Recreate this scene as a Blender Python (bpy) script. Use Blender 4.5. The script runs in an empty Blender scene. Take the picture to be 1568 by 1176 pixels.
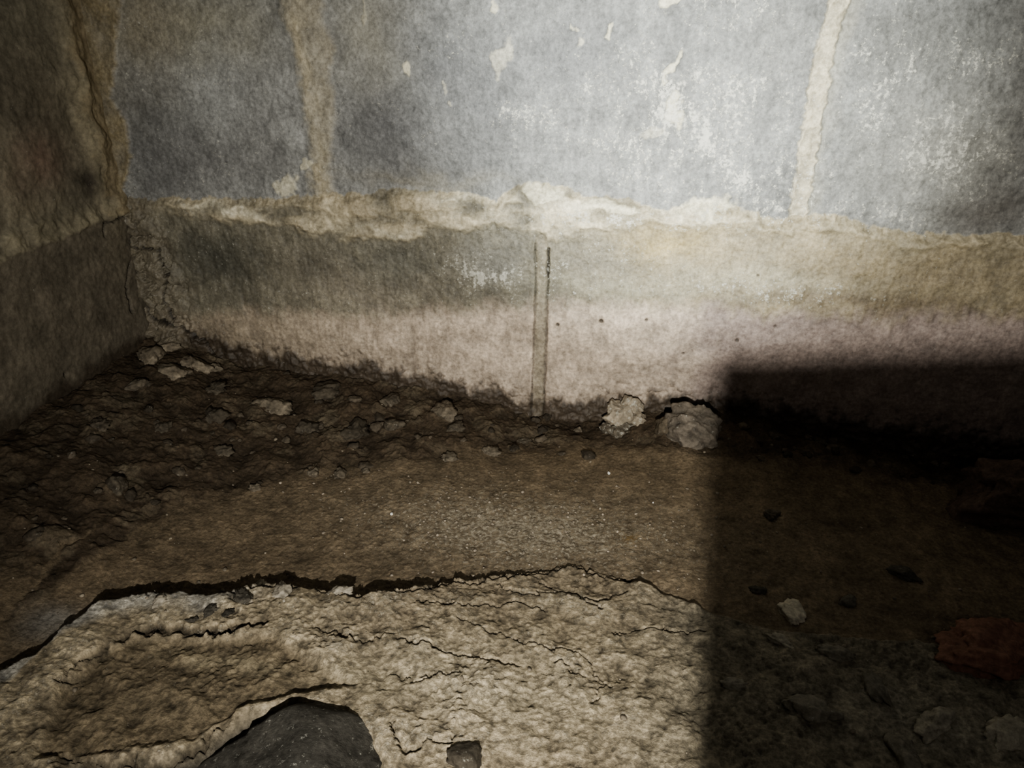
import bpy, math, numpy as np
from mathutils import Vector, Matrix
rng=np.random.RandomState(7)

# ---------------------------------------------------------------- camera solve
CAM=np.array([0.0,-0.90,0.49]); PITCH=math.radians(26); YAW=math.radians(10)
FPX=1177.0; CX,CY=784.0,588.0
_f=np.array([-math.sin(YAW),math.cos(YAW),0]); _r=np.array([math.cos(YAW),math.sin(YAW),0]); _u=np.array([0,0,1.])
def ray(px,py):
    X=(px-CX)/FPX; Y=-(py-CY)/FPX
    h=math.cos(PITCH)+Y*math.sin(PITCH); v=-math.sin(PITCH)+Y*math.cos(PITCH)
    return X*_r+h*_f+v*_u
def W(px,py):           # measured point -> back wall (x,z) metres
    d=ray(px,py); p=CAM+d*(-CAM[1]/d[1]); return (p[0],p[2])
XC=-0.672               # left wall plane
def LW(px,py):          # -> left wall (y,z)
    d=ray(px,py); p=CAM+d*((XC-CAM[0])/d[0]); return (p[1],p[2])
def Wl(l): return np.array([W(*p) for p in l])
def ss(a,b,x):
    t=np.clip((x-a)/(b-a),0,1); return t*t*(3-2*t)

# ---------------------------------------------------------------- noise
def hsh(ix,iy,s):
    n=(ix.astype(np.int64)*374761393+iy.astype(np.int64)*668265263+int(s)*1442695041)&0xFFFFFFFF
    n=((n^(n>>13))*1274126177)&0xFFFFFFFF
    n=n^(n>>16)
    return (n&0xFFFFFF)/float(0xFFFFFF)
def perlin(x,y,s=0):
    x0=np.floor(x);y0=np.floor(y);fx=x-x0;fy=y-y0
    ux=fx*fx*fx*(fx*(fx*6-15)+10);uy=fy*fy*fy*(fy*(fy*6-15)+10)
    def g(ax,ay):
        a=hsh(x0+ax,y0+ay,s)*2*np.pi
        return np.cos(a)*(fx-ax)+np.sin(a)*(fy-ay)
    a=g(0,0)*(1-ux)+g(1,0)*ux;b=g(0,1)*(1-ux)+g(1,1)*ux
    return (a*(1-uy)+b*uy)*1.45
def fbm(x,y,f,o=4,s=0,g=.5):
    r=0;a=1;t=0
    for i in range(o):
        r=r+a*perlin(x*f+i*17.3,y*f-i*9.1,s+i);t+=a;a*=g;f*=2.03
    return r/t*1.5
def ridged(x,y,f,o=3,s=0):
    r=0;a=1;t=0
    for i in range(o):
        r=r+a*(1-np.abs(perlin(x*f+i*3.3,y*f,s+i))*2);t+=a;a*=.5;f*=2.1
    return r/t
def worley(x,y,f,s=0):
    x=x*f;y=y*f;x0=np.floor(x);y0=np.floor(y)
    f1=np.full(x.shape,9.);f2=np.full(x.shape,9.);cid=np.zeros(x.shape)
    for i in(-1,0,1):
        for j in(-1,0,1):
            cx=x0+i;cy=y0+j
            d=np.hypot(cx+hsh(cx,cy,s)-x,cy+hsh(cx,cy,s+5)-y);c=hsh(cx,cy,s+9)
            m=d<f1
            f2=np.where(m,f1,np.minimum(f2,d));cid=np.where(m,c,cid);f1=np.where(m,d,f1)
    return f1,f2,cid
def segd(X,Y,pts):
    D=np.full(X.shape,9.)
    for (ax,ay),(bx,by) in zip(pts[:-1],pts[1:]):
        dx,dy=bx-ax,by-ay;L=dx*dx+dy*dy+1e-12
        t=np.clip(((X-ax)*dx+(Y-ay)*dy)/L,0,1)
        D=np.minimum(D,np.hypot(X-ax-t*dx,Y-ay-t*dy))
    return D
def itp(x,pts):
    pts=pts[np.argsort(pts[:,0])]; return np.interp(x,pts[:,0],pts[:,1])
def blob(X,Y,c,rx,ry,w=0):
    return np.exp(-(((X-c[0])/rx)**2+((Y-c[1])/ry)**2)*(1+w))
def mix(c,col,m):
    return c*(1-m[...,None])+np.array(col)*m[...,None]

# ---------------------------------------------------------------- materials
def earth_mat(name,rough=.9,spec=.2,bump=.5,fs=260,vary=.45,dist=.0015,saltcol=(.66,.65,.58,1)):
    m=bpy.data.materials.new(name);m.use_nodes=True;nt=m.node_tree;N=nt.nodes;L=nt.links
    b=N['Principled BSDF']
    at=N.new('ShaderNodeAttribute');at.attribute_name='Col'
    sa=N.new('ShaderNodeAttribute');sa.attribute_name='Salt'
    tc=N.new('ShaderNodeTexCoord')
    def noise(sc,det,r=.6):
        n=N.new('ShaderNodeTexNoise');n.inputs['Scale'].default_value=sc;n.inputs['Detail'].default_value=det
        n.inputs['Roughness'].default_value=r;L.new(tc.outputs['Object'],n.inputs['Vector']);return n
    n1=noise(fs,6,.7);n2=noise(fs*.22,5);n3=noise(fs*.95,5,.75)
    def mrange(src,a,b_,c,d):
        r=N.new('ShaderNodeMapRange');r.inputs['From Min'].default_value=a;r.inputs['From Max'].default_value=b_
        r.inputs['To Min'].default_value=c;r.inputs['To Max'].default_value=d;L.new(src,r.inputs['Value']);return r.outputs[0]
    a1=mrange(n1.outputs['Fac'],.3,.7,1-vary,1+vary);a2=mrange(n2.outputs['Fac'],.3,.7,1-vary*.6,1+vary*.6)
    mu=N.new('ShaderNodeMath');mu.operation='MULTIPLY';L.new(a1,mu.inputs[0]);L.new(a2,mu.inputs[1])
    vm=N.new('ShaderNodeVectorMath');vm.operation='SCALE';L.new(at.outputs['Color'],vm.inputs[0]);L.new(mu.outputs[0],vm.inputs['Scale'])
    ad=N.new('ShaderNodeMath');ad.operation='MULTIPLY_ADD';L.new(sa.outputs['Fac'],ad.inputs[0]);ad.inputs[1].default_value=.25;L.new(n3.outputs['Fac'],ad.inputs[2])
    th=mrange(ad.outputs[0],.65,.75,0,.75)
    mx=N.new('ShaderNodeMix');mx.data_type='RGBA';L.new(th,mx.inputs['Factor'])
    L.new(vm.outputs[0],mx.inputs[6]);mx.inputs[7].default_value=saltcol
    L.new(mx.outputs[2],b.inputs['Base Color'])
    b.inputs['Roughness'].default_value=rough;b.inputs['Specular IOR Level'].default_value=spec
    s2=N.new('ShaderNodeMath');s2.operation='MULTIPLY_ADD';L.new(th,s2.inputs[0]);s2.inputs[1].default_value=.35;L.new(n1.outputs['Fac'],s2.inputs[2])
    bp=N.new('ShaderNodeBump');bp.inputs['Strength'].default_value=bump;bp.inputs['Distance'].default_value=dist
    L.new(s2.outputs[0],bp.inputs['Height']);L.new(bp.outputs[0],b.inputs['Normal'])
    return m
M_wall=earth_mat('damp_block_wall',.5,.5,.6,240,vary=.38)
M_lwall=earth_mat('damp_render_left',.85,.2,.6,200,vary=.3)
M_floor=earth_mat('crumbled_earth',.75,.3,1.,300,vary=.5,dist=.002,saltcol=(.50,.45,.36,1))
M_rock=earth_mat('stone',.85,.2,.8,220,vary=.4)

def make_mesh(name,V,F,col,salt,mat,smooth=True):
    me=bpy.data.meshes.new(name)
    V=V.reshape(-1,3);n=len(V);k=F.shape[1]
    me.vertices.add(n);me.vertices.foreach_set('co',V.astype(np.float32).ravel())
    me.loops.add(F.size);me.loops.foreach_set('vertex_index',F.astype(np.int32).ravel())
    me.polygons.add(len(F));me.polygons.foreach_set('loop_start',np.arange(0,F.size,k,dtype=np.int32))
    me.update(calc_edges=True);me.validate()
    me.polygons.foreach_set('use_smooth',np.full(len(me.polygons),smooth))
    a=me.attributes.new('Col','FLOAT_COLOR','POINT')
    c=np.ones((n,4),np.float32);c[:,:3]=np.clip(col.reshape(-1,3),0,1);a.data.foreach_set('color',c.ravel())
    s=me.attributes.new('Salt','FLOAT','POINT');s.data.foreach_set('value',np.asarray(salt,np.float32).ravel())
    me.materials.append(mat);me.update()
    o=bpy.data.objects.new(name,me);bpy.context.scene.collection.objects.link(o);return o
def grid_faces(nx,ny,flip=False):
    i=np.arange(nx-1)[:,None]*ny+np.arange(ny-1)[None,:];i=i.ravel()
    F=np.stack([i,i+ny,i+ny+1,i+1],1)
    return F[:,::-1] if flip else F
def axis(*segs):
    out=[]
    for a,b,st in segs:
        n=max(1,int(round(abs(b-a)/st)));out.append(np.linspace(a,b,n,endpoint=False))
    out.append([segs[-1][1]]);return np.concatenate(out)

# ================================================================= BACK WALL
xs=axis((XC-.02,.50,.0012),(.50,1.2,.01)); zs_=axis((-.12,-.02,.01),(-.02,.53,.0012),(.53,1.1,.01))
X,Z=np.meshgrid(xs,zs_,indexing='ij')
wx=fbm(X,Z,25,4,11)*.008; wz=fbm(X,Z,25,4,31)*.008
fx=fbm(X,Z,110,3,12)*.0035; fz=fbm(X,Z,110,3,32)*.0035
Xw,Zw=X+wx*.6+fx,Z+wz*.6+fz
top=itp(Xw,Wl([(150,305),(250,303),(330,306),(430,302),(520,298),(620,290),(700,291),(755,308),(800,282),(860,282),(900,298),(960,300),(1010,322),(1080,308),(1130,322),(1200,335),(1260,325),(1350,350),(1450,358),(1568,362),(1800,372)]))
bot=itp(Xw,Wl([(150,318),(250,322),(350,337),(430,338),(490,366),(570,368),(680,355),(760,342),(830,362),(900,356),(1000,342),(1150,348),(1300,358),(1400,374),(1568,386),(1800,398)]))
pink=itp(X+wx,Wl([(200,470),(280,480),(400,472),(550,482),(700,470),(830,462),(950,462),(1080,466),(1150,475),(1300,480),(1568,478)]))
damp=itp(X,Wl([(200,500),(300,508),(370,530),(450,543),(550,552),(650,572),(720,588),(800,604),(860,612),(920,606),(1000,604),(1100,606),(1300,640),(1568,670)]))
fl=fbm(X,Z,9,4,51);fm=fbm(X,Z,30,4,61);ff=fbm(X,Z,120,3,71);st=fbm(X*3.2,Z,35,4,81);st2=fbm(X*2.2,Z,90,3,85)
c=np.zeros(X.shape+(3,))+np.array([.238,.242,.236])
c=c*(1+.30*fl+.28*fm+.18*st+.22*st2)[...,None]
def wb(px,py,rx,ry): 
    q=W(px,py);return blob(X+wx*2,Z+wz*2,q,rx*.00078,ry*.00078)
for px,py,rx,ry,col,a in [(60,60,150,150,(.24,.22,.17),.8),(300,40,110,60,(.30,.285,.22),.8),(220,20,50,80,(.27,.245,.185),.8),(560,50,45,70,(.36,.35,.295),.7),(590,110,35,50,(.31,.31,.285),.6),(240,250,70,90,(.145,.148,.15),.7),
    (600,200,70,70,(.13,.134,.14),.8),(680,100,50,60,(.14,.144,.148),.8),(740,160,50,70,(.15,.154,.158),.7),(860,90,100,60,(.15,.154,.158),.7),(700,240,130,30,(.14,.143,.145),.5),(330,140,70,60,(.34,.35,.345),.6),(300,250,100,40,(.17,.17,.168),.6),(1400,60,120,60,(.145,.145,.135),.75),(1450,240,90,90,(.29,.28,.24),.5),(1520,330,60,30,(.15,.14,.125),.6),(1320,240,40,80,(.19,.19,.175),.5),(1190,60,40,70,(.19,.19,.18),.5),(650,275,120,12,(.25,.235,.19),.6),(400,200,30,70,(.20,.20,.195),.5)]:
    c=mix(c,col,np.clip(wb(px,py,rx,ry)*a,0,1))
up=Zw>top
low=np.zeros_like(c)+np.array([.185,.172,.132]);low=low*(1+.30*fl+.32*fm+.2*st+.18*st2)[...,None]
xr=ss(W(780,400)[0],W(1130,400)[0],X+wx*4)
low=mix(low,(.35,.30,.20),xr*np.clip(.75+.4*fm,0,1))
for px,py,rx,ry,col,a in [(1020,375,60,32,(.41,.33,.165),.8),(560,450,120,40,(.27,.24,.19),.6),(330,390,90,55,(.075,.074,.06),.88),(480,400,60,40,(.12,.11,.088),.65),(1150,425,110,25,(.47,.44,.335),.6),(1450,420,120,22,(.33,.28,.195),.6),(1300,460,250,16,(.175,.14,.095),.7),(620,400,90,40,(.13,.13,.11),.65),(760,400,60,40,(.29,.285,.255),.6),(900,400,60,35,(.27,.25,.20),.5),(1300,400,80,18,(.30,.25,.16),.6),(960,440,160,16,(.42,.40,.31),.5)]:
    low=mix(low,col,np.clip(wb(px,py,rx,ry)*a,0,1))
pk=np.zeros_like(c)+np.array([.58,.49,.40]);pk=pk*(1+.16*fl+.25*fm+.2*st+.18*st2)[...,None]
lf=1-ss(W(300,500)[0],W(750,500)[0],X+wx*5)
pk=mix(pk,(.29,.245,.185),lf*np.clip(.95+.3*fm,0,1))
pk=mix(pk,(.30,.245,.225),ss(W(990,500)[0],W(1130,500)[0],X+wx*4)*.9)
pm=ss(.014,-.016,Zw-pink+st*.006+fm*.008)
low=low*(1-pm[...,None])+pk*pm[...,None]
dn=Z-damp+fbm(X,Z*.5,45,4,91)*.015+fbm(X,Z*.8,150,3,92)*.003
dm=ss(.009,-.005,dn)
dm=np.maximum(dm,ss(.030,.0,dn)*ss(.1,.45,fbm(X,Z,100,3,93))*.75)
low=mix(low,(.07,.053,.037),dm*.92)
dm2=ss(.05,-.0,Z-damp+fm*.02);low=low*(1-.35*dm2*(fm*.5+.6))[...,None]
um=ss(-.001,.001,Zw-top)
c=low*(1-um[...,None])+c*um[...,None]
mortar=np.zeros_like(c)+np.array([.56,.50,.365]);mortar=mortar*(1+.25*fm+.28*ff+.18*fl)[...,None]
mm=ss(-.002,.001,top-Zw)*ss(-.006,.006,Zw-bot-fm*.008)
left_fade=ss(W(215,310)[0],W(280,310)[0],X+wx)
right_f=ss(W(1100,340)[0],W(1250,340)[0],X)
patch=np.clip(.62+1.3*fbm(X*.6,Z*1.4,28,4,97),.06,1)
mstr=mm*left_fade*(1-.6*right_f)*patch
warm=ss(W(540,330)[0],W(760,330)[0],X)
mort2=mix(mortar,(.34,.295,.21),(1-warm)*ss(-.4,.3,fm+fl)*.85)
for px,py,rx,ry,a in [(340,320,75,10,.9),(910,312,70,16,.8),(1080,322,60,12,.8),(690,298,50,7,.7),(600,352,90,7,.6),(1470,365,90,5,.6)]:
    mort2=mix(mort2,(.69,.65,.52),np.clip(wb(px,py,rx,ry)*a*(1+.5*ff),0,1))
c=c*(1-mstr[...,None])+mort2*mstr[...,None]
j1=segd(Xw,Zw,Wl([(452,-120),(466,0),(480,80),(490,160),(494,230),(500,330)]))
j1w=np.interp(Z,[W(490,320)[1],W(490,160)[1],W(480,60)[1],W(480,0)[1]],[.012,.014,.021,.024])*(1+.45*fbm(X,Z,14,3,95))
m1=ss(.007,-.007,j1-j1w+fm*.005)*up
m1c=np.clip(m1*.5+.5*wb(492,270,14,50)*m1+.35*wb(465,90,12,80)*m1,0,.9)
j2=segd(X+fx*.9,Z,Wl([(1305,-120),(1285,0),(1262,80),(1248,160),(1235,240),(1220,335)]))
m2=ss(.0014,-.0014,j2-.0098*(1+.18*fm))*up
c=c*(1-m1c[...,None])+(mix(mortar,(.37,.33,.24),np.clip(.7+.6*fm,0,1)))*m1c[...,None]
c=c*(1-(m2*.82)[...,None])+mortar*.97*(m2*.82)[...,None]
hal=ss(.030,.010,j2+fm*.008)*up*(1-m2)*(X>W(1250,160)[0])
c=mix(c,(.36,.34,.265),hal*.4)
chips=np.zeros_like(X)
for px,py,rx,ry,a in [(445,285,20,17,.6),(770,90,13,34,.4),(1034,175,11,20,.95),(1028,110,5,20,.9),(620,106,5,9,.9),(936,55,4,12,.9),(758,15,5,10,.7),(835,295,30,15,.8),(470,255,8,12,.6),(1024,2,6,9,.9),(1078,318,45,13,.8),(930,312,45,13,.8),(552,15,3,20,.4),(880,60,3,8,.5),(690,140,4,7,.4),(1000,200,14,10,.4)]:
    b=ss(.34,.60,wb(px,py,rx,ry)+.22*ff)*a;chips=np.maximum(chips,b)
c=mix(c,(.68,.64,.49),chips)
cb=itp(Z,Wl([(190,-100),(184,0),(178,100),(172,150),(194,185),(202,240),(190,300)])[:,::-1])
cs=ss(.003,-.003,X+fx+wx*.4-cb)*up
c=mix(c,(.27,.23,.15),cs*np.clip(.8+.4*fm,0,1))
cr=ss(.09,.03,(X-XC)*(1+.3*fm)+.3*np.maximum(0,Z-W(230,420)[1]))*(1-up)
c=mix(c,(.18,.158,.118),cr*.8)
crk=segd(X+fx*1.5,Z+fz,Wl([(190,325),(205,370),(198,400),(215,450),(240,485),(275,495),(320,520),(345,560)]))
crk2=segd(X+fx*1.5,Z+fz,Wl([(205,375),(245,380),(262,415),(255,450),(272,490)]))
ck=np.maximum(ss(.003,.0008,crk),ss(.0022,.0006,crk2))
c=mix(c,(.03,.025,.02),ck*.9)
jl1=segd(X+fx*.35,Z,Wl([(820,372),(821,450),(817,560),(814,640)]));jl2=segd(X+fx*.35,Z,Wl([(840,380),(839,440),(836,560),(832,640)]))
strip=ss(.0075,.006,segd(X+fx*.3,Z,Wl([(830,365),(830,450),(827,560),(824,640)])))*(1-up)
c=mix(c,(.29,.26,.195),strip*.75*(1-dm*.7))
jlm=np.maximum(ss(.0018,.0007,jl1)*.65,ss(.0026,.0010,jl2)*np.clip(.6+.6*ss(W(0,420)[1],W(830,390)[1],Z)+.3*fm,0,1))*(Z<top)
c=mix(c,(.04,.035,.025),jlm)
pits=np.zeros_like(X)
for px,py,r in [(855,494,3),(921,489,4),(990,487,2.5),(1128,518,3),(1160,420,2),(1046,538,2),(1186,497,2)]:
    pits=np.maximum(pits,ss(1.2,.7,np.hypot(X-W(px,py)[0],Z-W(px,py)[1])/(r*.00078)))
c=mix(c,(.05,.04,.03),pits*.9)
salt=.3*np.clip(fm+.4,0,1)
for px,py,rx,ry,a in [(1050,180,190,120,.9),(1150,285,140,70,.85),(980,230,90,60,.8),(790,180,60,30,.7),(860,190,120,90,.5),(745,420,70,38,1.15),(1450,230,110,90,.8),(1350,130,60,120,.7),(1150,440,220,25,.75),(950,400,90,50,.65),(700,60,140,60,.35),(1350,330,120,25,.7),(330,240,90,60,.35),(1100,20,120,50,.65),(850,440,50,60,.75),(1480,130,80,90,.65),(940,335,220,18,.85),(300,100,120,60,.4),(820,580,60,30,.4)]:
    salt=np.maximum(salt,wb(px,py,rx,ry)*a*np.clip(.75+.7*fm+.6*st,0,1.3))
salt=salt*(1-dm)*(1-.5*pm)*(1-cs)
depth=(.0012*fl+.0012*fm+.0007*ff)+.0008*st*(1-um)
depth+=mm*left_fade*patch*(.004+.002*fm)*np.sqrt(np.clip(ss(0,.014,top-Zw),0,1))
depth+=(1-um)*.004*ss(.0,.012,top-Zw)
depth+=m1*(.002+.001*fm)+m2*(.003+.001*ff)+chips*.0015+cs*(.003+.002*fm)
depth+=ss(.05,-.03,Zw-pink)*(1-um)*.003
depth-=jlm*.003+pits*.002+ck*.006+strip*.001
f1,f2,cid=worley(X+fx*2,Z+fz*2,38,3)
depth+=cr*(cid*.010*ss(0,.25,f2-f1)+.004*fm)
depth+=dm*(.0035*fm+.0015*ff+.002)
f1,f2,cid=worley(X,Z,190,13)
depth+=np.clip(salt-.35,0,1)*(cid>.5)*ss(.45,.1,f1)*.0013
P=np.stack([X,-depth,Z],-1)
make_mesh('wall_back',P,grid_faces(*X.shape,flip=False),c,salt,M_wall)

# ================================================================= LEFT WALL
ys=axis((-1.7,-.62,.01),(-.62,.0,.0016),(.0,.02,.01)); zs2=axis((-.12,-.02,.01),(-.02,.56,.0016),(.56,1.1,.01))
Y,Z=np.meshgrid(ys,zs2,indexing='ij')
wy=fbm(Y,Z,22,4,111)*.008;fy=fbm(Y,Z,100,3,112)*.003
fl=fbm(Y,Z,9,4,151);fm=fbm(Y,Z,30,4,161);ff=fbm(Y,Z,120,3,171);st=fbm(Y*3,Z,30,4,181)
c=np.zeros(Y.shape+(3,))+np.array([.22,.20,.152]);c=c*(1+.45*fl+.3*fm+.2*st)[...,None]
ztop=W(200,325)[1]
jz=ztop+.002
lowm=ss(.003,-.003,Z+wy*.8+fy-jz)
lowc=np.zeros_like(c)+np.array([.155,.137,.107]);lowc=lowc*(1+.25*fl+.25*fm)[...,None]
c=c*(1-lowm[...,None])+lowc*lowm[...,None]
ml=ss(.016,.008,np.abs(Z+wy*.8+fy-(jz+.010)))*np.clip(.4+.7*fm,0,1)
c=mix(c,(.30,.27,.19),ml*.7)
def lb(px,py,ry_,rz): 
    q=LW(px,py);return blob(Y+wy*2,Z+fy*2,q,ry_,rz)
for px,py,a,b,col,s in [(60,240,.04,.03,(.24,.165,.13),.8),(25,280,.04,.02,(.23,.19,.145),.6),(130,180,.02,.12,(.34,.30,.21),.8),(40,40,.08,.06,(.26,.24,.185),.7),(110,40,.02,.1,(.32,.285,.205),.6),(20,150,.05,.05,(.11,.095,.075),.7),(70,150,.03,.06,(.14,.12,.09),.6),(135,280,.02,.02,(.05,.042,.035),.9),(45,320,.03,.01,(.31,.27,.2),.6)]:
    c=mix(c,col,np.clip(lb(px,py,a,b)*s,0,1))
cm=ss(.04,.025,-Y*(1+.5*fm)+wy)*(1-lowm)
c=mix(c,(.30,.25,.165),cm*.8)
crk=ss(.0022,.0008,segd(Y+fy,Z+fy,[(-.0,jz-.004),(-.05,jz-.006),(-.055,jz-.02)]))
crk=np.maximum(crk,ss(.003,.001,segd(Y+fy,Z+fy,[LW(196,405),LW(190,440),LW(200,480)])))
crk=np.maximum(crk,ss(.003,.0015,segd(Y+fy,Z+fy,[LW(97,572),LW(98,575)])))
c=mix(c,(.04,.035,.03),crk*.8)
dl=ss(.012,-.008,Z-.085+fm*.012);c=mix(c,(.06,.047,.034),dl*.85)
depth=.003*fl+.0025*fm+.0008*ff+ml*.005+cm*(.003+.0015*fm)-crk*.005+lowm*(.003-.0015*fm)+lb(130,180,.014,.12)*.008
P=np.stack([XC+depth,Y,Z],-1)
make_mesh('wall_left',P,grid_faces(*Y.shape,flip=True),c,np.clip(.1*fm,0,1),M_lwall)

# ================================================================= FLOOR
soil=Wl([(235,512),(300,530),(370,556),(450,566),(550,574),(650,592),(720,606),(825,637),(920,640),(1000,628),(1100,622),(1200,640),(1300,665),(1400,690),(1568,700)])
def h0(x,y):
    x=np.asarray(x,float);y=np.asarray(y,float)
    zl=.075*np.exp(-((x-XC)/.17)**2)
    zb=itp(x,soil)
    d=np.maximum(0,-y)
    return zl+(zb-zl)*np.exp(-(d/.13)**1.4)
def F(px,py,dz=0.):
    d=ray(px,py);z=0.
    for i in range(14):
        p=CAM+d*((z-CAM[2])/d[2]);z=.5*z+.5*(float(h0(p[0],min(p[1],0)))+dz)
    return (p[0],p[1])
def Fl(l,dz=0.): return np.array([F(*p,dz) for p in l])
def dze(px): return float(np.interp(px,[0,450,900,1568],[.020,.018,.007,.005]))
xs=axis((XC-.03,.52,.00115),(.52,1.2,.01)); ys=axis((-1.7,-.64,.01),(-.64,.012,.00115))
X,Y=np.meshgrid(xs,ys,indexing='ij')
w1=fbm(X,Y,18,4,211)*.012;w2=fbm(X,Y,18,4,213)*.012;f1x=fbm(X,Y,90,3,214)*.004;f1y=fbm(X,Y,90,3,215)*.004
Xw,Yw=X+w1*.3+f1x*.3,Y+w2*.3+f1y*.3
fl=fbm(X,Y,7,4,251);fm=fbm(X,Y,24,4,261);ff=fbm(X,Y,85,4,271,.6);fv=fbm(X,Y,260,3,281)
H=h0(X,Y)
epx=[(-60,1070),(0,1022),(60,996),(110,948),(160,918),(240,899),(330,908),(400,886),(450,890),(550,908),(620,900),(700,880),(780,872),(880,858),(980,888),(1090,930),(1200,960),(1400,980),(1568,990)]
edge=np.array([F(a,b,dze(a)) for a,b in epx])
ye=itp(Xw,edge)
sd=ye-Yw
xr=ss(F(500,900)[0],F(900,870)[0],X)
sh=.020*(1-xr)+.005*xr
slab=ss(-.002,.004,sd)
rub_edge=itp(X+w1,Fl([(0,960),(60,880),(150,800),(260,775),(400,748),(500,715),(640,700),(780,690),(900,680),(1100,700),(1568,740)]))
rub=ss(-.02,.025,Y+w2-rub_edge)
leftdirt=ss(.10,.02,(X-XC)+w1*2)*.6
rub=np.maximum(rub,leftdirt)
f1,f2,cid=worley(X+f1x*2,Y+f1y*2,26,3);s1=ss(0,.8,f2-f1)*(cid-.3)*(cid>.5)
f1,f2,cid2=worley(X+f1x*2,Y+f1y*2,60,23);s2=ss(0,.8,f2-f1)*(cid2-.3)*(cid2>.6)
f1,f2,cid3=worley(X+f1x*.5,Y+f1y*.5,150,43);s3=ss(.5,.1,f1)*(cid3>.6)
cen=blob(X+w1,Y+w2,F(800,812),.17,.07)
H+=rub*(.006*s1+.004*s2+.0010*ff+.001*s3+.005*fm)+.003*fl+.0015*fm
H+=.0005*ff*(1-rub)+.0003*fv+.0007*s3*(1-rub)*(1-slab)*(1+1.0*cen)
aniso=fbm(X*.45+w1,Y+w2,40,4,301);rg=ridged(X*.4+w1*1.5,Y+w2*1.5,13,3,311)
f1,f2,cid4=worley(X+f1x,Y+f1y,110,63);s4=ss(.6,.1,f1)*(cid4-.3)
f1,f2,cid5=worley(X+f1x*2,Y+f1y*2,210,73);s5=ss(.6,.1,f1)*(cid5-.2)
grain=np.clip(.65+.9*fbm(X,Y,12,3,321),.12,1.4)
H+=slab*(sh+.003*fm+grain*(.0009*ff+.0009*fv+.0010*s4+.0008*s5)+.0012*aniso)
def inpoly(X,Y,P):
    ins=np.zeros(X.shape,bool);n=len(P)
    for i in range(n):
        x1,y1=P[i];x2,y2=P[(i+1)%n]
        cnd=((y1>Y)!=(y2>Y))&(X<(x2-x1)*(Y-y1)/(y2-y1+1e-12)+x1);ins^=cnd
    return ins
def pmask(X,Y,pts,soft,dz=0.):
    P=Fl(pts,dz);d=segd(X,Y,np.vstack([P,P[:1]]));s=np.where(inpoly(X,Y,P),d,-d);return ss(-soft,soft,s)
low1=pmask(Xw,Yw,[(60,1160),(90,1060),(150,1000),(210,978),(300,980),(420,974),(470,1010),(540,1040),(470,1060),(380,1078),(290,1136),(120,1152)],.006,.016)
H-=low1*(.007)
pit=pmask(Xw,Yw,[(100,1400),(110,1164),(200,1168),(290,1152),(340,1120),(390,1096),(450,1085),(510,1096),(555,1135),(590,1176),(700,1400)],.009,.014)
H-=pit*.014
cr=np.zeros_like(X)
for pts,wd,dp in [([(230,905),(330,914),(400,893),(450,897),(550,914),(620,907),(700,886),(780,878),(880,863),(940,880),(990,890)],.0022,1.),
   ([(190,975),(215,968),(250,965),(290,972),(340,964),(400,950)],.0052,1.3),([(610,975),(660,990),(700,1000),(745,1003),(800,1012)],.0016,.9),([(820,880),(870,905),(920,930)],.0012,.7),
   ([(940,965),(1010,960),(1080,968)],.0012,.7),([(600,1110),(625,1145),(700,1130)],.0013,.6),([(480,960),(560,985),(600,965)],.0012,.7),([(700,950),(800,975),(900,1000),(930,1050)],.0011,.6),([(110,1150),(170,1156),(240,1156),(290,1142),(340,1108)],.0022,.9),([(640,920),(720,930),(780,915),(830,930)],.0012,.8),([(560,1020),(640,1040),(700,1030)],.0011,.6),([(850,1010),(920,1040),(900,1080)],.0011,.6),([(760,890),(800,905),(860,900),(900,915),(960,905)],.0012,.8),([(100,1040),(125,1005),(165,985)],.002,.8)]:
    d=segd(X+f1x*1.3+w1*.5,Y+f1y*1.3+w2*.5,np.array([F(a,b,dze(a)*.95) for a,b in pts]));cr=np.maximum(cr,ss(wd*1.15,wd*.35,d)*dp*np.clip(.75+.7*fm,.2,1))
rc=ss(.87,.97,rg)*slab*(1-low1)*np.clip(ss(.0,.5,fm+fl),0,1)
H-=cr*.007+rc*.002
brown=np.zeros(X.shape+(3,))+np.array([.168,.132,.089]);brown=brown*(1+.22*fl+.28*fm+.25*ff)[...,None]
dark=np.array([.078,.059,.040])*(1+.5*fm+.35*ff)[...,None]
c=brown*(1-rub[...,None])+dark*rub[...,None]
c=mix(c,(.18,.152,.108),np.clip(rub*ss(.72,.95,cid)*ss(0,.4,s1*2)*.5+rub*ss(.8,.95,cid2)*.3,0,1))
c=mix(c,(.32,.27,.195),np.clip(cen*.8*(.75+1.1*ff),0,1)*(1-slab))
sandy=np.array([.41,.352,.252])*(1+.22*fl+.34*fm+.32*ff+.25*fv)[...,None]
sl=slab*np.clip(.78+.32*fm,0,1)
c=c*(1-sl[...,None])+sandy*sl[...,None]
fade=slab*(1-ss(.0,.10,sd+fm*.03))*ss(F(480,900)[0],F(620,900)[0],X)
c=c*(1-(fade*.75)[...,None])+np.array([.235,.195,.14])*(1+.4*ff[...,None])*(fade*.75)[...,None]
c=c*(1-(low1*.9)[...,None])+(np.array([.155,.125,.083])*(1+.25*fm+.4*aniso)[...,None])*(low1*.9)[...,None]
rim=slab*ss(.035,.015,sd+fm*.01)*(1-ss(F(330,905)[0],F(470,890)[0],X))
c=mix(c,(.38,.37,.34),rim*.85)
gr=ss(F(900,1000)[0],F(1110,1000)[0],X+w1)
c=mix(c,(.18,.163,.125),gr*slab*.85)  # greyer ground at right; its soft edge paints the shadow's penumbra into colour
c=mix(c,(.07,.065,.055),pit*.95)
c=mix(c,(.03,.022,.015),np.clip(cr*.9+rc*.6,0,1))  # crack shade painted dark into the colour, on top of the carved grooves
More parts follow.
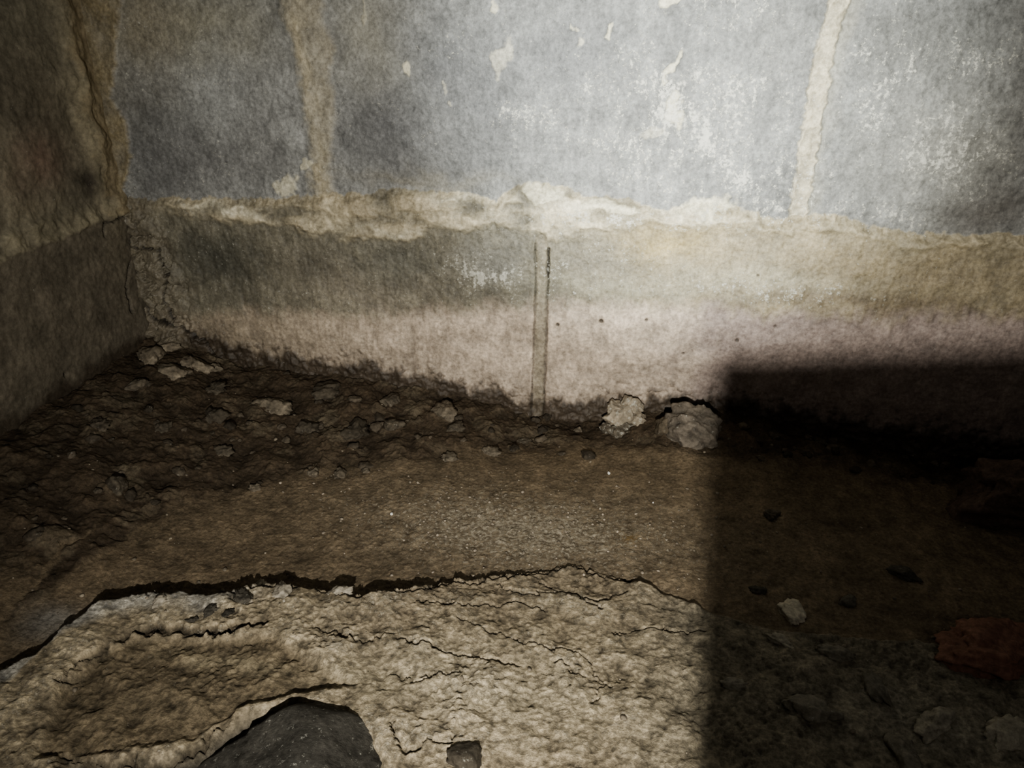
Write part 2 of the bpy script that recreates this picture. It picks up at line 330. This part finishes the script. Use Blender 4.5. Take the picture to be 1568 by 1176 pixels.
for px,py,a,b,col,s in [(560,1060,.03,.02,(.42,.37,.265),.5),(760,1065,.09,.04,(.54,.475,.35),.65),(350,1035,.05,.008,(.34,.295,.205),.6),(960,830,.008,.006,(.30,.20,.08),.8),(1420,1120,.08,.04,(.28,.265,.22),.5),(80,960,.02,.02,(.40,.40,.38),.5)]:
    q=F(px,py);c=mix(c,col,np.clip(blob(X+w1,Y+w2,q,a,b)*s,0,1))
cav=np.clip(ff+.3*s4+.5*fv,-1,.3);c=c*(1+.65*cav*slab)[...,None]
salt=np.clip(.12+.75*cen*(1-slab)+.5*slab*(fm+.6)*(1-gr)*(1-low1),0,1)*(1-pit)*(1-rub*.7)
P=np.stack([X,Y,H],-1)
make_mesh('floor',P,grid_faces(*X.shape),c,salt,M_floor)
def floor_z(x,y):
    i=min(np.searchsorted(xs,x),len(xs)-1);j=min(np.searchsorted(ys,y),len(ys)-1);return H[i,j]

# ================================================================= ROCKS
import bmesh
ICO={}
def ico(s):
    if s not in ICO:
        bm=bmesh.new();bmesh.ops.create_icosphere(bm,subdivisions=s,radius=1)
        bm.verts.ensure_lookup_table();v=np.array([x.co[:] for x in bm.verts]);f=np.array([[q.index for q in p.verts] for p in bm.faces]);bm.free();ICO[s]=(v/np.linalg.norm(v,axis=1)[:,None],f)
    return ICO[s]
def rock(c0,rad,seed,col,sub=4,rot=0,nois=.12,planes=16,var=.2):
    v,f=ico(sub);R=np.random.RandomState(seed)
    n=R.randn(planes,3);n/=np.linalg.norm(n,axis=1)[:,None];cc=R.uniform(.62,1.0,planes)
    d=v@n.T;r=np.min(np.where(d>.05,cc[None]/np.maximum(d,.05),9),1);r=np.minimum(r,1.15)
    k=seed*1.7
    nz=fbm(v[:,0]+k+v[:,2]*.5,v[:,1]-k+v[:,2]*.8,1.8,4,seed)+.5*fbm(v[:,2]+k,v[:,0]+v[:,1],5,3,seed+3)
    p=v*(r*(1+nois*nz))[:,None]*np.array(rad)
    a=R.uniform(0,6.28) if rot is None else rot
    ca,sa=math.cos(a),math.sin(a);p=p@np.array([[ca,sa,0],[-sa,ca,0],[0,0,1]])
    col=np.array(col)*(1+var*nz)[:,None]
    return p+np.array(c0),f,np.clip(col,0,1)
def join_rocks(name,lst,mat,salt=.1):
    V=[];Fc=[];C=[];o=0
    for v,f,c in lst: V.append(v);Fc.append(f+o);C.append(c);o+=len(v)
    V=np.vstack(V);return make_mesh(name,V,np.vstack(Fc),np.vstack(C),np.full(len(V),salt),mat)
def rk(px,py,rad,seed,col,emb=.35,**k):
    x,y=F(px,py);z=floor_z(x,min(y,-.001));return rock((x,y,z+rad[2]*(1-2*emb)),rad,seed,col,**k)
PL=[];x0,y0=F(956,648);z0=floor_z(x0,y0)
for i,(dx,dy,dz,r) in enumerate([(0,.004,.010,.020),(-.016,.002,.020,.012),(.012,.004,.022,.013),(.017,0,.006,.013),(-.012,-.004,.004,.015),(.0,-.010,-.002,.014),(-.006,-.020,-.005,.013),(.002,.002,.030,.010),(-.022,-.014,-.004,.010),(.012,-.020,-.006,.011)]):
    k=.34-.2*(dz<.001);PL.append(rock((x0+dx,y0+dy,z0+dz),(r,r*.85,r*.85),820+i,(k,k*.87,k*.68),sub=4,nois=.22,rot=None,var=.4))
join_rocks('plaster_lump',PL,M_rock,.5)
join_rocks('grey_stone',[rk(1062,672,(.038,.022,.034),8,(.16,.14,.115),sub=5,nois=.18,emb=.35,var=.5),rk(1020,662,(.016,.014,.018),9,(.15,.125,.092),sub=4,nois=.2)],M_rock,.2)
L=[]
spec=[(420,622,.022,.38),(600,612,.014,.25),(750,690,.013,.3),(680,635,.017,.34),(700,655,.012,.2),(330,600,.014,.2),(500,600,.022,.18),(800,672,.009,.2),(230,545,.022,.5),(265,570,.019,.5),(300,560,.019,.5),(255,530,.015,.5),(330,565,.012,.4),(215,590,.014,.25),(480,725,.009,.3),(520,725,.010,.3),(560,720,.006,.3),(390,748,.007,.3),(600,655,.012,.2),(885,655,.006,.3),(250,655,.012,.2),(150,650,.012,.2),(340,690,.012,.2),(180,745,.013,.2),(690,700,.01,.3),(545,660,.018,.14),(470,655,.014,.14),(1180,790,.009,.2),(330,640,.016,.15)]
for i,(px,py,r,b) in enumerate(spec):
    k=.42*b+.02;L.append(rk(px,py,(r*1.15,r*.9,r*.62),100+i,(k,k*.86,k*.66),emb=.52,sub=4,rot=None,nois=.3,var=.5))
for i in range(130):
    px=rng.uniform(40,1500);lo=np.interp(px,[0,150,400,640,1100,1568],[700,590,570,600,650,690]);hi=np.interp(px,[0,150,400,640,1100,1568],[900,800,745,705,700,760])
    py=rng.uniform(lo,hi);r=.003+.006*rng.rand()**2;k=rng.uniform(.05,.14);x,y=F(px,py)
    if y>-.01 or x<XC+.015 or 905<px<1120: continue
    L.append(rk(px,py,(r*1.2,r,r*.7),300+i,(k,k*.84,k*.64),emb=.5,sub=3,rot=None,nois=.25,var=.4))
qs=F(440,1150)
for i in range(260):
    x=rng.uniform(-.60,.40);y=rng.uniform(-.62,-.05);r=.0007+.0018*rng.rand()**4;k=rng.uniform(.14,.34)
    if math.hypot(x-qs[0],y-qs[1])<.08: continue
    L.append(rock((x,y,floor_z(x,y)+r*.1),(r*1.2,r,r*.8),900+i,(k,k*.87,k*.68),sub=2,rot=None,nois=.15,planes=9))
cq=F(800,800)
for i in range(260):
    x=cq[0]+rng.randn()*.12;y=cq[1]+rng.randn()*.045;r=.0007+.0014*rng.rand()**2;k=rng.uniform(.2,.45)
    if y>-.09: continue
    L.append(rock((x,y,floor_z(x,y)+r*.1),(r*1.2,r,r*.8),1900+i,(k,k*.87,k*.70),sub=1,rot=None,nois=.15,planes=9))
for px,py,r in [(932,727,.0022),(600,790,.002),(1000,770,.001),(850,620,.0018)]:
    x,y=F(px,py);L.append(rock((x,y,floor_z(x,min(y,-.004))+r*.4),(r,r,r),int(px),(.8,.8,.75),sub=2))
for i,(px,py,r,k) in enumerate([(1212,938,.013,.5),(1195,990,.008,.3),(1430,1120,.014,.32),(1540,1140,.016,.34),(1280,1010,.010,.2),(1340,1060,.012,.18),(1160,905,.007,.08),(1300,920,.008,.12),(1240,1100,.014,.2),(1380,1160,.016,.22),(1120,1060,.008,.25),(1380,880,.012,.08)]):
    L.append(rk(px,py,(r*1.4,r*.8,r*.55),500+i,(k,k*.93,k*.76),emb=.5,sub=4,rot=None,nois=.3))
for i,(px,py,r,k) in enumerate([(395,905,.014,.38),(435,930,.012,.36),(300,975,.006,.06),(330,960,.007,.07),(375,945,.009,.10),(355,965,.005,.05),(20,1040,.012,.34),(520,930,.009,.32),(250,950,.008,.30)]):
    L.append(rk(px,py,(r*1.2,r*.8,r*.55),700+i,(k,k*.91,k*.75),emb=.55,sub=4,rot=None,nois=.35,var=.35))
join_rocks('rubble',L,M_rock,.1)
join_rocks('brick_fragment',[rk(1520,1005,(.042,.028,.018),41,(.21,.115,.085),sub=5,rot=.3,nois=.2,planes=10,emb=.45)],M_rock,.05)
join_rocks('dark_boulder',[rk(1575,790,(.075,.05,.05),52,(.11,.08,.065),sub=5,rot=.2,nois=.2,emb=.3)],M_rock,0)
join_rocks('smooth_dark_stone',[rk(440,1186,(.070,.044,.024),61,(.07,.066,.057),sub=5,rot=.1,nois=.06,planes=5,emb=.44),rk(715,1180,(.014,.012,.006),62,(.08,.07,.055),sub=4,emb=.45)],M_rock,.2)

# ================================================================= LIGHT + unseen BLOCKER board added to cast the block shadow
Lp=np.array([.02,-1.15,.43])
q=W(1098,548);Pc=np.array([q[0],0,q[1]])
t=(-.935-Lp[1])/(0-Lp[1]);Cn=Lp+(Pc-Lp)*t
bw,bt=.26,.012;z0=-.01;ztop=Cn[2]
bm=bmesh.new()
x0=Cn[0];y0=-.935
nseg=24
prev=None
for i in range(nseg+1):
    x=x0+bw*i/nseg;zt=ztop+.12*bw*i/nseg
    ring=[bm.verts.new((x,y0,z0)),bm.verts.new((x,y0-bt,z0)),bm.verts.new((x,y0-bt,zt)),bm.verts.new((x,y0,zt))]
    if prev:
        for a in range(4): bm.faces.new((prev[a],prev[(a+1)%4],ring[(a+1)%4],ring[a]))
    else: bm.faces.new(ring)
    prev=ring
bm.faces.new(prev[::-1]);bmesh.ops.recalc_face_normals(bm,faces=bm.faces)
me=bpy.data.meshes.new('shadow_blocker');bm.to_mesh(me);bm.free()
mw=bpy.data.materials.new('blocker_wood');mw.use_nodes=True;nt=mw.node_tree
wv=nt.nodes.new('ShaderNodeTexWave');wv.inputs['Scale'].default_value=12;wv.inputs['Distortion'].default_value=6
rp=nt.nodes.new('ShaderNodeValToRGB');rp.color_ramp.elements[0].color=(.05,.035,.02,1);rp.color_ramp.elements[1].color=(.12,.085,.05,1)
tc=nt.nodes.new('ShaderNodeTexCoord');nt.links.new(tc.outputs['Object'],wv.inputs['Vector']);nt.links.new(wv.outputs['Fac'],rp.inputs['Fac']);nt.links.new(rp.outputs[0],nt.nodes['Principled BSDF'].inputs['Base Color'])
me.materials.append(mw);ob=bpy.data.objects.new('shadow_blocker',me);bpy.context.scene.collection.objects.link(ob)

def spot(name,loc,aim,e,size,rad,col,blend=1):
    ld=bpy.data.lights.new(name,'SPOT');ld.energy=e;ld.shadow_soft_size=rad;ld.spot_size=math.radians(size);ld.spot_blend=blend;ld.color=col
    lo=bpy.data.objects.new(name,ld);lo.location=loc
    d=Vector(aim)-Vector(loc);lo.rotation_euler=d.to_track_quat('-Z','Y').to_euler();bpy.context.scene.collection.objects.link(lo)
q=W(840,490);spot('torch_spill',Lp,(q[0],0,q[1]),42,85,.0055,(1,.96,.875))
q=W(1050,130);spot('torch_hotspot',Lp,(q[0],0,q[1]),110,34,.0055,(.97,1,.95))
q=F(1400,950);spot('fill_light',(.30,-.95,.55),(q[0],q[1],0),1.7,100,.04,(1,.94,.84))  # added fill light, no real source; lifts the shadowed right side

w=bpy.data.worlds.new('world');bpy.context.scene.world=w;w.use_nodes=True
w.node_tree.nodes['Background'].inputs[0].default_value=(1,.9,.82,1);w.node_tree.nodes['Background'].inputs[1].default_value=.022
vs=bpy.context.scene.view_settings
try: vs.look='AgX - Medium High Contrast'
except Exception as e: print(e)

cd=bpy.data.cameras.new('camera');co=bpy.data.objects.new('camera',cd);bpy.context.scene.collection.objects.link(co)
cd.sensor_width=36;cd.lens=36*FPX/1568;cd.clip_start=.005
co.location=CAM;co.rotation_euler=(math.radians(90)-PITCH,0,YAW)
bpy.context.scene.camera=co
